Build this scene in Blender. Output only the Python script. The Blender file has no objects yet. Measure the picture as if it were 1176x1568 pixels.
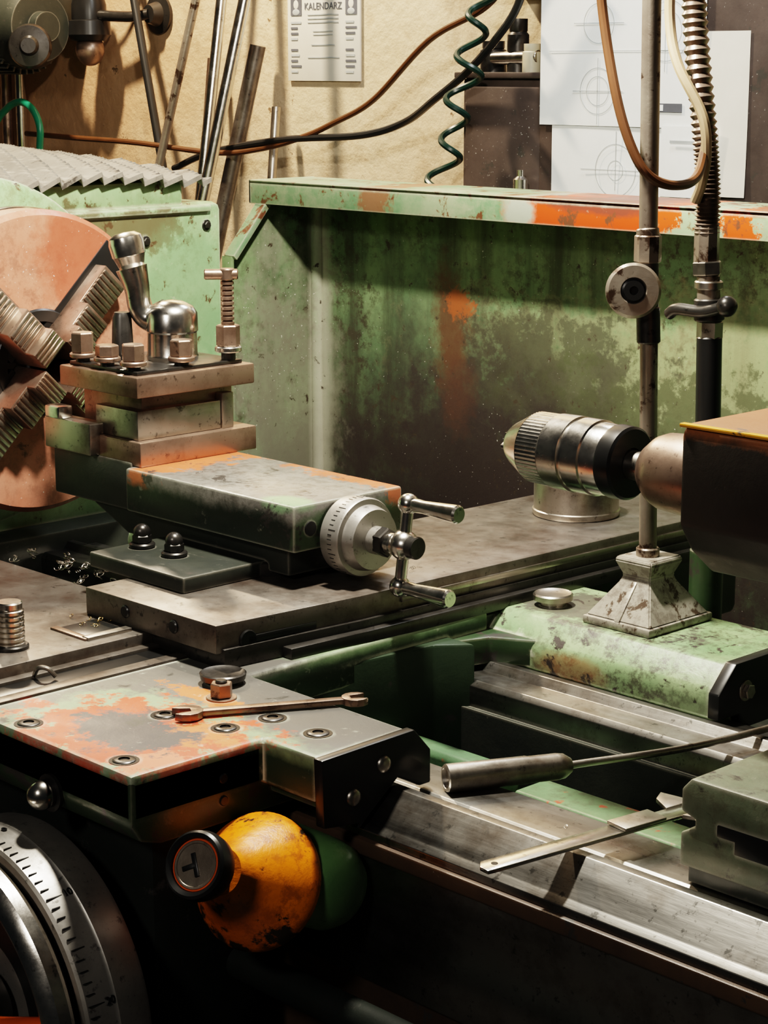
import bpy, bmesh, math, random
from mathutils import Vector, Matrix, Quaternion
random.seed(7)
scn=bpy.context.scene
try:
    scn.view_settings.view_transform='Filmic'
    scn.view_settings.look='High Contrast'
except Exception: pass
# ------------------------------------------------------------------ materials
def newmat(name):
    m=bpy.data.materials.new(name);m.use_nodes=True
    nt=m.node_tree
    return m,nt,nt.nodes['Principled BSDF']
def N(nt,t,**k):
    n=nt.nodes.new(t)
    for a,b in k.items(): setattr(n,a,b)
    return n
def c4(c): return (c[0],c[1],c[2],1)
def noise(nt,co,scale,detail=5,rough=.6,dist=0,sc=None):
    n=N(nt,'ShaderNodeTexNoise');n.inputs['Scale'].default_value=scale
    n.inputs['Detail'].default_value=detail;n.inputs['Roughness'].default_value=rough;n.inputs['Distortion'].default_value=dist
    if sc:
        mp=N(nt,'ShaderNodeMapping');mp.inputs['Scale'].default_value=sc
        nt.links.new(co,mp.inputs['Vector']);co=mp.outputs[0]
    nt.links.new(co,n.inputs['Vector']);return n.outputs['Fac']
def ramp(nt,f,a,b,inv=False):
    r=N(nt,'ShaderNodeMapRange');r.inputs['From Min'].default_value=a;r.inputs['From Max'].default_value=b
    if inv: r.inputs['To Min'].default_value=1;r.inputs['To Max'].default_value=0
    nt.links.new(f,r.inputs['Value']);return r.outputs[0]
def mix(nt,f,a,b):
    m=N(nt,'ShaderNodeMix',data_type='RGBA')
    if isinstance(f,(int,float)): m.inputs[0].default_value=f
    else: nt.links.new(f,m.inputs[0])
    for i,v in ((6,a),(7,b)):
        if isinstance(v,tuple): m.inputs[i].default_value=c4(v)
        else: nt.links.new(v,m.inputs[i])
    return m.outputs[2]
def mth(nt,op,a,b=None):
    m=N(nt,'ShaderNodeMath',operation=op)
    for i,v in ((0,a),(1,b)):
        if v is None: continue
        if isinstance(v,(int,float)): m.inputs[i].default_value=v
        else: nt.links.new(v,m.inputs[i])
    return m.outputs[0]
def blobmask(nt,co,c,r,wob=.5,edge=.25,ns=14):
    mp=N(nt,'ShaderNodeVectorMath',operation='SUBTRACT');nt.links.new(co,mp.inputs[0]);mp.inputs[1].default_value=c
    m2=N(nt,'ShaderNodeVectorMath',operation='MULTIPLY');nt.links.new(mp.outputs[0],m2.inputs[0]);m2.inputs[1].default_value=(1/r[0],1/r[1],1/r[2])
    l=N(nt,'ShaderNodeVectorMath',operation='LENGTH');nt.links.new(m2.outputs[0],l.inputs[0])
    n=noise(nt,co,ns,6,.7)
    v=mth(nt,'ADD',l.outputs['Value'],mth(nt,'MULTIPLY',mth(nt,'SUBTRACT',n,.5),wob*4))
    return ramp(nt,v,1-edge,1+edge,True)
def paint(name,base,base2,chip=(.05,.045,.04),amt=.38,blobs=(),rough=.5,bump=.15,cs=30,speck=0,sc2=7,edge=None,metal=0,streak=0,er=.006,var=.14,spec=.5,mott=0,mottc=(.1,.09,.06),chips=(1,1,1)):
    m,nt,b=newmat(name)
    tc=N(nt,'ShaderNodeTexCoord').outputs['Object']
    f=noise(nt,tc,sc2,8,.65)
    col=mix(nt,ramp(nt,f,.38,.62),base,base2)
    if streak:
        f=noise(nt,tc,16,6,.65,0,(1,1,.10)); col=mix(nt,mth(nt,'MULTIPLY',ramp(nt,f,.47,.66),streak),col,tuple(.5*(x+y*.3) for x,y in zip(chip,base)))
    if mott:
        f=noise(nt,tc,75,6,.75);g_=noise(nt,tc,6,4,.6)
        col=mix(nt,mth(nt,'MULTIPLY',mth(nt,'MULTIPLY',ramp(nt,f,.47,.60),ramp(nt,g_,.36,.6)),mott),col,mottc)
    for bl in blobs:
        c,r,k,st=bl[:4];kw=bl[4] if len(bl)>4 else {}
        mk=mth(nt,'MULTIPLY',blobmask(nt,tc,c,r,**kw),st)
        col=mix(nt,mk,col,k)
    n2=noise(nt,tc,cs,9,.68,.3)
    n2v=mth(nt,'ADD',n2,mth(nt,'MULTIPLY',mth(nt,'SUBTRACT',noise(nt,tc,5,4,.6),.5),-var*2))
    ch=ramp(nt,n2v,amt-.02,amt+.03,True)
    col=mix(nt,ch,col,chip)
    if edge:
        bv=N(nt,'ShaderNodeBevel');bv.samples=4;bv.inputs['Radius'].default_value=er
        g=N(nt,'ShaderNodeNewGeometry')
        d=N(nt,'ShaderNodeVectorMath',operation='DOT_PRODUCT');nt.links.new(bv.outputs[0],d.inputs[0]);nt.links.new(g.outputs['Normal'],d.inputs[1])
        e=mth(nt,'ADD',mth(nt,'SUBTRACT',1,d.outputs['Value']),mth(nt,'MULTIPLY',mth(nt,'SUBTRACT',noise(nt,tc,60,6,.7),.5),.3))
        col=mix(nt,ramp(nt,e,.04,.10),col,edge)
    if speck:
        n3=noise(nt,tc,260,2,.5)
        n4=noise(nt,tc,9,3,.5)
        sp=mth(nt,'MULTIPLY',ramp(nt,n3,.70,.73),ramp(nt,n4,.42,.6))
        col=mix(nt,mth(nt,'MULTIPLY',sp,speck),col,(.75,.72,.66))
    nt.links.new(col,b.inputs['Base Color'])
    b.inputs['Metallic'].default_value=metal
    b.inputs['Specular IOR Level'].default_value=spec
    rr=N(nt,'ShaderNodeMapRange');rr.inputs['To Min'].default_value=rough-.15;rr.inputs['To Max'].default_value=rough+.18
    nt.links.new(noise(nt,tc,22,5,.6),rr.inputs['Value']);nt.links.new(rr.outputs[0],b.inputs['Roughness'])
    if bump:
        bp=N(nt,'ShaderNodeBump');bp.inputs['Strength'].default_value=bump;bp.inputs['Distance'].default_value=.004
        nt.links.new(n2,bp.inputs['Height']);nt.links.new(bp.outputs[0],b.inputs['Normal'])
    return m
def steel(name,base=(.5,.48,.45),stain=(.16,.11,.08),rough=.32,st=.45,sc=(1,1,1),bump=.04,metal=1.0):
    m,nt,b=newmat(name)
    tc=N(nt,'ShaderNodeTexCoord').outputs['Object']
    f=noise(nt,tc,16,8,.7)
    col=mix(nt,ramp(nt,f,st,st+.25),base,stain)
    n2=noise(nt,tc,90,6,.7)
    col=mix(nt,ramp(nt,n2,.33,.4,True),col,tuple(x*.4 for x in base))
    n5=noise(nt,tc,300,3,.5)
    col=mix(nt,mth(nt,'MULTIPLY',ramp(nt,n5,.66,.72),.5),col,tuple(x*.35 for x in base))
    nt.links.new(col,b.inputs['Base Color']);b.inputs['Metallic'].default_value=metal
    rr=N(nt,'ShaderNodeMapRange');rr.inputs['To Min'].default_value=max(.08,rough-.15);rr.inputs['To Max'].default_value=rough+.25
    nt.links.new(noise(nt,tc,30,6,.7,0,sc),rr.inputs['Value']);nt.links.new(rr.outputs[0],b.inputs['Roughness'])
    if bump:
        bp=N(nt,'ShaderNodeBump');bp.inputs['Strength'].default_value=bump;bp.inputs['Distance'].default_value=.003
        nt.links.new(noise(nt,tc,120,4,.6,0,sc),bp.inputs['Height']);nt.links.new(bp.outputs[0],b.inputs['Normal'])
    return m
def plain(name,c,rough=.5,metal=0,v=.7):
    m,nt,b=newmat(name)
    tc=N(nt,'ShaderNodeTexCoord').outputs['Object']
    col=mix(nt,ramp(nt,noise(nt,tc,20,5,.6),.3,.7),c,tuple(x*v for x in c))
    nt.links.new(col,b.inputs['Base Color']);b.inputs['Roughness'].default_value=rough;b.inputs['Metallic'].default_value=metal
    return m
M={}
M['green']=paint('green_machine_paint',(.11,.24,.10),(.17,.32,.13),chip=(.035,.03,.026),amt=.34,rough=.28)
M['dkgreen']=paint('oily_dark_green_paint',(.028,.05,.026),(.045,.075,.035),amt=.40,edge=(.20,.20,.14),er=.004,rough=.33)
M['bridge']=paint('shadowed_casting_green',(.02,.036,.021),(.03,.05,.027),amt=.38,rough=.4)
SH=dict(wob=.15,edge=.08)
M['headgreen']=paint('headstock_green_paint',(.25,.42,.22),(.37,.50,.29),chip=(.10,.06,.03),amt=.37,edge=(.60,.62,.48),mott=.5,mottc=(.15,.16,.08),
   blobs=[((-1.98,1.44,1.305),(.2,.12,.028),(.12,.085,.04),.85,dict(wob=.8,edge=.12,ns=30)),((-1.98,1.56,1.22),(.2,.05,.1),(.18,.31,.16),.6)],rough=.4,streak=.25,cs=44)
M['guard']=paint('splash_guard_green_paint',(.15,.25,.13),(.25,.34,.18),chip=(.075,.055,.04),amt=.36,rough=.34,speck=1,streak=.85,var=.10,cs=60,mott=1,mottc=(.08,.075,.045),
   blobs=[((-1.55,1.95,1.13),(.32,.3,.085),(.33,.33,.19),.6,dict(wob=.9,edge=.3,ns=30)),((-1.72,1.95,1.08),(.16,.3,.10),(.09,.09,.06),.85,dict(wob=1.1,edge=.2,ns=30)),((-1.50,1.95,1.05),(.28,.3,.07),(.10,.11,.06),.85,dict(wob=1.2,edge=.2,ns=34)),
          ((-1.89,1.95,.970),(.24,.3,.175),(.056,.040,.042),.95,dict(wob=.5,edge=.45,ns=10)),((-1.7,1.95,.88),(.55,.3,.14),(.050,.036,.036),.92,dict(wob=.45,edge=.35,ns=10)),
          ((-1.90,1.95,1.15),(.028,.3,.075),(.15,.068,.040),.85,dict(wob=.7,edge=.4,ns=28)),((-1.878,1.95,1.188),(.024,.3,.018),(.44,.12,.04),.85,dict(wob=1.2,edge=.25,ns=50)),((-1.885,1.95,1.07),(.03,.3,.05),(.12,.058,.042),.6,dict(wob=.7,edge=.4,ns=24)),
          ((-2.17,1.88,.98),(.05,.12,.24),(.36,.35,.27),.6,dict(wob=.9,edge=.4,ns=20)),((-2.17,1.955,1.1),(.03,.018,.5),(.60,.58,.48),.65,dict(wob=.1,edge=.3))])
M['rim']=paint('splash_guard_rim_paint',(.17,.31,.17),(.35,.42,.28),chip=(.18,.07,.035),amt=.40,rough=.36,edge=(.58,.56,.44),sc2=14,er=.004,mott=.6,mottc=(.42,.44,.31),
   blobs=[((-1.555,1.84,1.325),(.125,.3,.04),(.74,.085,.018),1,dict(wob=.3,edge=.12,ns=20)),((-1.42,1.91,1.343),(.26,.3,.008),(.34,.09,.045),.9,dict(wob=.6,edge=.2)),((-1.54,1.84,1.337),(.07,.3,.010),(.16,.06,.045),.8),((-1.93,1.84,1.33),(.03,.2,.05),(.30,.11,.055),.85,dict(wob=.8,edge=.2,ns=34)),
      ((-1.675,1.84,1.325),(.022,.2,.02),(.45,.48,.40),1),((-1.40,1.84,1.318),(.05,.3,.05),(.36,.46,.30),.95,dict(wob=.5,edge=.1,ns=40)),((-1.35,1.84,1.322),(.028,.3,.02),(.72,.10,.02),1,dict(wob=.9,edge=.1,ns=50)),((-1.45,1.84,1.33),(.018,.3,.02),(.72,.10,.02),1,dict(wob=.9,edge=.1,ns=50))])
M['saddle']=paint('saddle_worn_paint',(.15,.26,.13),(.22,.30,.17),chip=(.045,.045,.04),amt=.37,edge=(.60,.62,.50),rough=.42,er=.007,spec=.35,
   blobs=[((-1.22,1.03,.99),(.22,.10,.02),(.115,.11,.10),1),((-1.35,.93,.99),(.2,.09,.02),(.145,.137,.12),.9),
          ((-1.205,.895,.99),(.125,.095,.02),(.26,.36,.20),.9,dict(wob=.4,edge=.12,ns=24)),
          ((-1.212,.897,.99),(.100,.074,.02),(.60,.070,.018),1,dict(wob=.9,edge=.12,ns=34)),((-1.175,.940,.99),(.028,.03,.02),(.62,.17,.04),.9,dict(wob=1,edge=.12,ns=50)),
          ((-1.250,1.0,.99),(.05,.014,.02),(.60,.17,.05),.95,dict(wob=.9,edge=.12,ns=50)),((-1.155,.87,.99),(.02,.03,.02),(.70,.20,.10),.9,dict(wob=.9,edge=.12,ns=50)),
          ((-1.222,.900,.99),(.054,.040,.02),(.055,.050,.055),1,dict(wob=.7,edge=.12,ns=34)),
          ((-1.10,1.02,.99),(.05,.06,.02),(.115,.11,.10),1),
          ((-1.2,1.2,.90),(9,9,.083),(.035,.06,.033),1,dict(wob=.05,edge=.05))])  # shade on the saddle sides painted in, dark below the top face
M['rear']=paint('rear_wing_green_paint',(.17,.29,.14),(.30,.39,.22),chip=(.05,.04,.035),amt=.40,edge=(.60,.62,.48),rough=.38,cs=44,mott=.9,mottc=(.08,.08,.055),
   blobs=[((-1.2,1.44,.99),(.11,.05,.02),(.095,.085,.07),.9,dict(wob=.8,edge=.15,ns=26)),((-1.17,1.37,.955),(.04,.03,.012),(.34,.12,.045),.5)])
M['web']=paint('casting_web_green_paint',(.09,.17,.09),(.13,.23,.12),chip=(.35,.06,.03),amt=.37,rough=.4,cs=50,mott=.7,mottc=(.06,.06,.04))
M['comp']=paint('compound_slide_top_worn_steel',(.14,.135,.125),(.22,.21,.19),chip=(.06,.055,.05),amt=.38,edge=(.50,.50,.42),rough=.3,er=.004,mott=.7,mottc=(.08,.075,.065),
   blobs=[((-1.58,1.25,1.108),(.03,.10,.02),(.58,.16,.06),.9,dict(wob=1.0,edge=.15,ns=40)),((-1.37,1.315,1.105),(.12,.02,.03),(.48,.13,.05),.8,dict(wob=.9,edge=.15,ns=50)),
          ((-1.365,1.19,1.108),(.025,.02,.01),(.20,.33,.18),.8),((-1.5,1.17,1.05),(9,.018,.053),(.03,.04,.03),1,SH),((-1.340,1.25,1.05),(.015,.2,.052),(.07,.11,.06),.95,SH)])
M['steel']=steel('machined_steel',(.50,.46,.41),(.20,.15,.115),.30,.48)
M['table']=steel('oily_slide_steel',(.25,.225,.20),(.13,.10,.082),.36,.42,metal=.8)
M['dial']=steel('dial_satin_steel',(.44,.42,.39),(.26,.24,.21),.36,.5,metal=.7)
M['way']=steel('bed_way_steel',(.34,.33,.31),(.155,.13,.108),.28,.46,(.1,1,1))
M['chrome']=steel('chrome_steel',(.78,.74,.68),(.36,.28,.21),.13,.54)
M['brown']=steel('browned_steel',(.38,.27,.21),(.19,.12,.085),.32,.45,metal=.8)
M['dsteel']=steel('dark_steel',(.09,.085,.08),(.035,.03,.027),.28,.5,metal=.8)
M['black']=plain('black_oxide',(.016,.016,.016),.32)
M['castiron']=paint('dark_cast_iron',(.026,.030,.026),(.044,.048,.038),amt=.35,rough=.42,edge=(.2,.19,.16),er=.004)
M['aprondk']=paint('apron_black_green',(.009,.012,.010),(.016,.020,.016),amt=.35,rough=.6,spec=.2)
M['brownbed']=paint('brown_oily_casting',(.06,.036,.025),(.11,.065,.038),amt=.38,rough=.4)
M['pink']=paint('chuck_face_worn_red',(.44,.165,.105),(.54,.26,.18),chip=(.16,.06,.04),amt=.35,rough=.33,speck=.8,var=.05,mott=.7,mottc=(.26,.11,.075),
   blobs=[((-1.86,1.33,1.30),(.05,.08,.06),(.40,.085,.045),.7)])
M['orange']=paint('orange_lever_paint',(.92,.20,.004),(.96,.27,.006),chip=(.035,.022,.012),amt=.44,rough=.35,cs=34,var=.34,mott=.8,mottc=(.28,.07,.01),bump=.3,
   blobs=[((-1.085,.89,.875),(.03,.05,.035),(.42,.11,.012),.6)])
M['orangebar']=plain('orange_spoke_paint',(.75,.13,.015),.3)
M['paper']=plain('aged_paper',(.80,.77,.70),.8,v=.92)
M['paperw']=plain('white_drawing_paper',(.90,.93,.94),.7,v=.93)
M['ink']=plain('printed_ink',(.14,.15,.18),.8)
M['inklt']=plain('pencil_line',(.50,.54,.56),.8)
M['cab']=paint('brown_cabinet_steel',(.055,.042,.038),(.085,.064,.056),amt=.36,rough=.42,speck=.6)
M['hosegreen']=plain('green_plastic_hose',(.02,.25,.15),.3)
M['hosedk']=plain('dark_green_coil_cable',(.008,.035,.026),.35)
M['cbrown']=plain('brown_cable_sheath',(.12,.05,.02),.4)
M['cblack']=plain('black_cable_sheath',(.02,.02,.02),.35)
M['cream']=plain('cream_cable_sheath',(.46,.34,.21),.5)
M['mat']=paint('ribbed_rubber_mat_dusty',(.19,.175,.15),(.27,.25,.215),chip=(.07,.06,.05),amt=.38,rough=.6,mott=.6,mottc=(.10,.09,.075))
M['glass']=plain('pale_jar_plastic',(.6,.55,.42),.3)
M['rodpale']=paint('pale_worn_rod',(.40,.35,.29),(.26,.21,.17),chip=(.08,.05,.035),amt=.42,rough=.3,metal=.6)
M['rodwhite']=paint('worn_painted_base',(.46,.43,.37),(.34,.31,.26),chip=(.10,.07,.05),amt=.42,rough=.35,metal=.2,cs=50,mott=.6,mottc=(.15,.12,.10))
M['corr']=paint('corrugated_hose_steel',(.34,.26,.21),(.22,.165,.13),chip=(.10,.07,.05),amt=.38,rough=.3,metal=.7)
M['yellow']=paint('yellow_edge_paint',(.78,.38,.02),(.66,.30,.02),amt=.38,rough=.4)
M['tail']=paint('tailstock_dark_paint',(.026,.021,.018),(.042,.034,.028),chip=(.08,.07,.06),amt=.33,rough=.45,
   blobs=[((-.7,1.25,1.247),(.5,.3,.012),(.30,.12,.05),1)])
M['tbase']=paint('tailstock_base_paint',(.10,.13,.08),(.17,.19,.13),chip=(.04,.035,.03),amt=.40,edge=(.44,.42,.34),rough=.38,streak=.3,mott=.7)
M['gold']=steel('brass_swarf',(.6,.42,.18),(.4,.25,.1),.3)
def wallmat():
    m,nt,b=newmat('cream_plaster')
    tc=N(nt,'ShaderNodeTexCoord').outputs['Object']
    col=mix(nt,ramp(nt,noise(nt,tc,1.6,6,.6),.35,.65),(.64,.49,.33),(.71,.60,.44))
    col=mix(nt,blobmask(nt,tc,(-3.8,2.6,1.45),(.6,1,.7),.4,.5,2),col,(.60,.36,.21))
    col=mix(nt,mth(nt,'MULTIPLY',ramp(nt,noise(nt,tc,9,8,.75),.55,.70),.7),col,(.42,.29,.18))
    col=mix(nt,mth(nt,'MULTIPLY',ramp(nt,noise(nt,tc,5,8,.7,.5,(1,1,.35)),.54,.66),.55),col,(.34,.24,.16))
    col=mix(nt,ramp(nt,noise(nt,tc,26,4,.6),.27,.30,True),col,(.22,.14,.08))
    nt.links.new(col,b.inputs['Base Color']);b.inputs['Roughness'].default_value=.75
    bp=N(nt,'ShaderNodeBump');bp.inputs['Strength'].default_value=.6;bp.inputs['Distance'].default_value=.015
    nt.links.new(noise(nt,tc,12,9,.6),bp.inputs['Height']);nt.links.new(bp.outputs[0],b.inputs['Normal'])
    return m
M['wall']=wallmat()
M['floor']=paint('concrete_floor',(.10,.09,.08),(.14,.13,.11),amt=.36,rough=.6)

# ------------------------------------------------------------------ mesh builder
def frame(d):
    d=Vector(d).normalized()
    return d.to_track_quat('Z','X').to_matrix()
class B:
    def __init__(s,name,*mats):
        s.name=name;s.mats=list(mats);s.bm=bmesh.new()
    def add(s,tb,m,mat=None):
        idx=s.mats.index(m) if m in s.mats else (s.mats.append(m) or len(s.mats)-1)
        for f in tb.faces: f.material_index=idx
        if mat is not None: bmesh.ops.transform(tb,matrix=mat,verts=tb.verts)
        bmesh.ops.recalc_face_normals(tb,faces=tb.faces)
        me=bpy.data.meshes.new('t');tb.to_mesh(me);tb.free();s.bm.from_mesh(me);bpy.data.meshes.remove(me)
    def box(s,x0,x1,y0,y1,z0,z1,m,b=.002,T=None,seg=2):
        tb=bmesh.new();bmesh.ops.create_cube(tb,size=1)
        for v in tb.verts: v.co=Vector(((x0+x1)/2+v.co.x*(x1-x0),(y0+y1)/2+v.co.y*(y1-y0),(z0+z1)/2+v.co.z*(z1-z0)))
        if b>0: bmesh.ops.bevel(tb,geom=list(tb.edges),offset=b,segments=seg,affect='EDGES',profile=.5)
        s.add(tb,m,T)
    def prism(s,ax,a0,a1,poly,m,b=.002,T=None):
        tb=bmesh.new()
        def P(p,a): return {'x':(a,p[0],p[1]),'y':(p[0],a,p[1]),'z':(p[0],p[1],a)}[ax]
        lo=[tb.verts.new(P(p,a0)) for p in poly];hi=[tb.verts.new(P(p,a1)) for p in poly];n=len(poly)
        tb.faces.new(lo);tb.faces.new(hi)
        for i in range(n): tb.faces.new((lo[i],lo[(i+1)%n],hi[(i+1)%n],hi[i]))
        bmesh.ops.recalc_face_normals(tb,faces=tb.faces)
        if b>0: bmesh.ops.bevel(tb,geom=list(tb.edges),offset=b,segments=2,affect='EDGES',profile=.5)
        s.add(tb,m,T)
    def lathe(s,p,d,prof,m,seg=40,T=None,knurl=0,rot=0):
        tb=bmesh.new();R=frame(d);p=Vector(p);rings=[]
        for (a,r) in prof:
            if r<1e-6: rings.append([tb.verts.new(p+R@Vector((0,0,a)))])
            else:
                ring=[]
                for i in range(seg):
                    t=2*math.pi*i/seg+rot;rr=r-(knurl if (i%2 and knurl) else 0)
                    ring.append(tb.verts.new(p+R@Vector((rr*math.cos(t),rr*math.sin(t),a))))
                rings.append(ring)
        for A,C in zip(rings,rings[1:]):
            for i in range(seg):
                j=(i+1)%seg
                if len(A)==1 and len(C)==1: break
                if len(A)==1: tb.faces.new((A[0],C[i],C[j]))
                elif len(C)==1: tb.faces.new((A[i],A[j],C[0]))
                else: tb.faces.new((A[i],A[j],C[j],C[i]))
        s.add(tb,m,T)
    def cyl(s,p0,p1,r,m,r1=None,seg=32,b=.0012,T=None,rot=0):
        p0=Vector(p0);p1=Vector(p1);L=(p1-p0).length;r1=r if r1 is None else r1
        b=min(b,r*.3,L*.3)
        s.lathe(p0,p1-p0,[(0,0),(0,r-b),(b,r),(L-b,r1),(L,r1-b),(L,0)],m,seg,T,rot=rot)
    def sph(s,c,r,m,sc=(1,1,1),T=None):
        tb=bmesh.new();bmesh.ops.create_uvsphere(tb,u_segments=28,v_segments=18,radius=r)
        for v in tb.verts: v.co=Vector((v.co.x*sc[0]+c[0],v.co.y*sc[1]+c[1],v.co.z*sc[2]+c[2]))
        s.add(tb,m,T)
    def tube(s,pts,r,m,seg=12,sub=8,smooth=True,corr=0,cap=True):
        P=[Vector(p) for p in pts]
        if smooth and len(P)>2:
            Q=[]
            E=[P[0]*2-P[1]]+P+[P[-1]*2-P[-2]]
            for i in range(1,len(E)-2):
                a,b,c,d=E[i-1:i+3]
                for k in range(sub):
                    t=k/sub
                    Q.append(.5*((2*b)+(c-a)*t+(2*a-5*b+4*c-d)*t*t+(3*b-a-3*c+d)*t**3))
            Q.append(P[-1]);P=Q
        tb=bmesh.new();rings=[];up=None
        for i,p in enumerate(P):
            d=(P[min(i+1,len(P)-1)]-P[max(i-1,0)]).normalized()
            if up is None: up=d.orthogonal().normalized()
            up=(up-d*up.dot(d)).normalized();w=d.cross(up)
            rr=r(i/(len(P)-1)) if callable(r) else r
            if corr and i%2: rr-=corr
            rings.append([tb.verts.new(p+(up*math.cos(2*math.pi*k/seg)+w*math.sin(2*math.pi*k/seg))*rr) for k in range(seg)])
        for A,C in zip(rings,rings[1:]):
            for k in range(seg): tb.faces.new((A[k],A[(k+1)%seg],C[(k+1)%seg],C[k]))
        if cap: tb.faces.new(rings[0]);tb.faces.new(rings[-1])
        s.add(tb,m)
    def text(s,body,size,T,m,ext=.0003):
        cu=bpy.data.curves.new('f','FONT');cu.body=body;cu.size=size;cu.extrude=ext;cu.align_x='CENTER';cu.align_y='CENTER'
        o=bpy.data.objects.new('f',cu);bpy.context.collection.objects.link(o)
        dg=bpy.context.evaluated_depsgraph_get();me=bpy.data.meshes.new_from_object(o.evaluated_get(dg))
        tb=bmesh.new();tb.from_mesh(me);bpy.data.objects.remove(o);bpy.data.curves.remove(cu);bpy.data.meshes.remove(me)
        s.add(tb,m,T)
    def done(s,parent=None):
        bm=s.bm
        for f in bm.faces: f.smooth=True
        for e in bm.edges:
            if len(e.link_faces)==2 and e.calc_face_angle(0)>.62: e.smooth=False
        me=bpy.data.meshes.new(s.name);bm.to_mesh(me);bm.free()
        for k in s.mats: me.materials.append(M[k])
        o=bpy.data.objects.new(s.name,me);bpy.context.collection.objects.link(o)
        if parent: o.parent=parent
        return o
def RT(axis,ang,piv):
    piv=Vector(piv);return Matrix.Translation(piv)@Matrix.Rotation(ang,4,axis)@Matrix.Translation(-piv)
def hexbolt(b,p,r=.008,h=.008,m='dsteel',d=(0,0,1),seg=6,washer=True,rot=.3):
    p=Vector(p);d=Vector(d).normalized()
    if washer: b.cyl(p,p+d*.0015,r*1.35,m)
    b.cyl(p+d*.0015,p+d*(.0015+h),r,m,seg=seg,b=.0008,rot=rot)
def capscrew(b,p,r=.009):
    p=Vector(p)
    b.lathe(p+Vector((0,0,-.001)),(0,0,1),[(0,r*1.3),(.0014,r*1.3),(.0014,r)],'black',24)
    b.lathe(p,(0,0,1),[(0,r),(.0008,r),(.0016,r*.85),(.0016,r*.5),(.0003,r*.5),(.0003,0)],'dsteel',24)

# ------------------------------------------------------------------ room
b=B('wall_back','wall');b.box(-6.5,1.8,2.6,2.75,0,3.2,'wall',0);b.done()
b=B('wall_left','wall');b.box(-6.6,-6.45,-.5,2.6,0,3.2,'wall',0);b.done()
b=B('floor','floor');b.box(-6.6,1.8,-2.0,2.75,-.1,0,'floor',0);b.done()

lathe=bpy.data.objects.new('metalworking_lathe',None);bpy.context.collection.objects.link(lathe)
# ------------------------------------------------------------------ bed
b=B('lathe_bed','way','brownbed','castiron','web')
X0,X1=-2.0,.15
b.prism('x',X0,X1,[(1.005,.80),(1.005,.924),(1.012,.928),(1.038,.950),(1.046,.950),(1.064,.936),(1.070,.940),(1.118,.940),(1.122,.934),(1.122,.86),(1.06,.84),(1.06,.80)],'way',.0008)
b.prism('x',X0,X1,[(1.014,.40),(1.014,.90),(1.0,.905),(1.0,.918),(1.06,.918),(1.06,.40)],'brownbed',.002)
b.prism('x',X0,X1,[(1.306,.86),(1.306,.935),(1.311,.94),(1.338,.94),(1.345,.948),(1.353,.948),(1.36,.94),(1.385,.94),(1.41,.93),(1.41,.40),(1.35,.40),(1.35,.86)],'way',.0008)
b.prism('x',X0,X1,[(1.300,.40),(1.300,.915),(1.3065,.915),(1.3065,.40)],'castiron',0)
for xc in (-1.62,-.80,-.3):
    b.prism('z',.62,.885,[(xc-.03,1.122),(xc+.03,1.122),(xc+.015,1.205),(xc-.015,1.205)],'web',.004)
b.prism('x',-1.27,-1.125,[(1.222,.60),(1.222,.895),(1.226,.90),(1.244,.90),(1.248,.895),(1.248,.60)],'web',.002)
b.prism('x',-1.09,.1,[(1.198,.60),(1.198,.895),(1.202,.90),(1.240,.90),(1.244,.895),(1.244,.60)],'web',.002)
b.box(X0,X1,1.06,1.36,.40,.62,'castiron',.01)
b.cyl((-1.9,.955,.80),(.15,.955,.80),.014,'aprondk');b.cyl((-1.9,.965,.73),(.15,.965,.73),.011,'aprondk')  # feed rods coloured near-black to stand for the shade below the saddle
for xa,xb in ((-2.9,-1.95),(-.3,.2)):
    b.box(xa,xb,.95,1.45,0,.62,'castiron',.02)
b.done(lathe)
b=B('chip_tray','castiron');b.box(-2.2,.2,.90,2.0,.36,.40,'castiron',.005);b.box(-2.2,.2,1.5,1.95,.40,.80,'castiron',.01);b.done(lathe)

# ------------------------------------------------------------------ headstock
b=B('headstock','headgreen','mat','castiron','dsteel')
b.box(-2.95,-1.98,.80,1.622,.62,1.333,'headgreen',.010)
b.box(-2.93,-1.985,.82,1.565,1.33,1.362,'headgreen',.006)
b.box(-1.983,-1.974,.80,1.60,1.322,1.330,'headgreen',.002)
b.lathe((-1.985,1.255,1.178),(1,0,0),[(0,.20),(.012,.20),(.018,.19),(.018,.10),(.04,.09),(.04,0)],'headgreen',64)
b.box(-1.995,-1.94,.88,1.50,.62,.965,'castiron',.02)
tb=bmesh.new();nx,ny=50,400;g=[]
for i in range(nx+1):
    row=[]
    for j in range(ny+1):
        q=i/nx;x=-2.75+.775*q;y=.80+.80*j/ny
        ph=((y+.42*(x+1.98))/.030)%1.0
        rib=(ph if ph<.80 else (1-ph)/.20*.80)
        z=1.362+.045*(1-q**3)*(1-abs(j/ny-.45)**3*3)+.013*rib+.004*math.sin(y*23)
        row.append(tb.verts.new((x+.006*rib,y,z)))
    g.append(row)
for i in range(nx):
    for j in range(ny): tb.faces.new((g[i][j],g[i+1][j],g[i+1][j+1],g[i][j+1]))
r=bmesh.ops.extrude_face_region(tb,geom=list(tb.faces))
for v in [e for e in r['geom'] if isinstance(e,bmesh.types.BMVert)]: v.co.z-=.006
b.add(tb,'mat')
hexbolt(b,(-1.979,1.50,1.29),.005,.003,'dsteel',(1,0,0));hexbolt(b,(-1.979,1.595,1.305),.005,.003,'dsteel',(1,0,0))
b.done(lathe)

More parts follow.
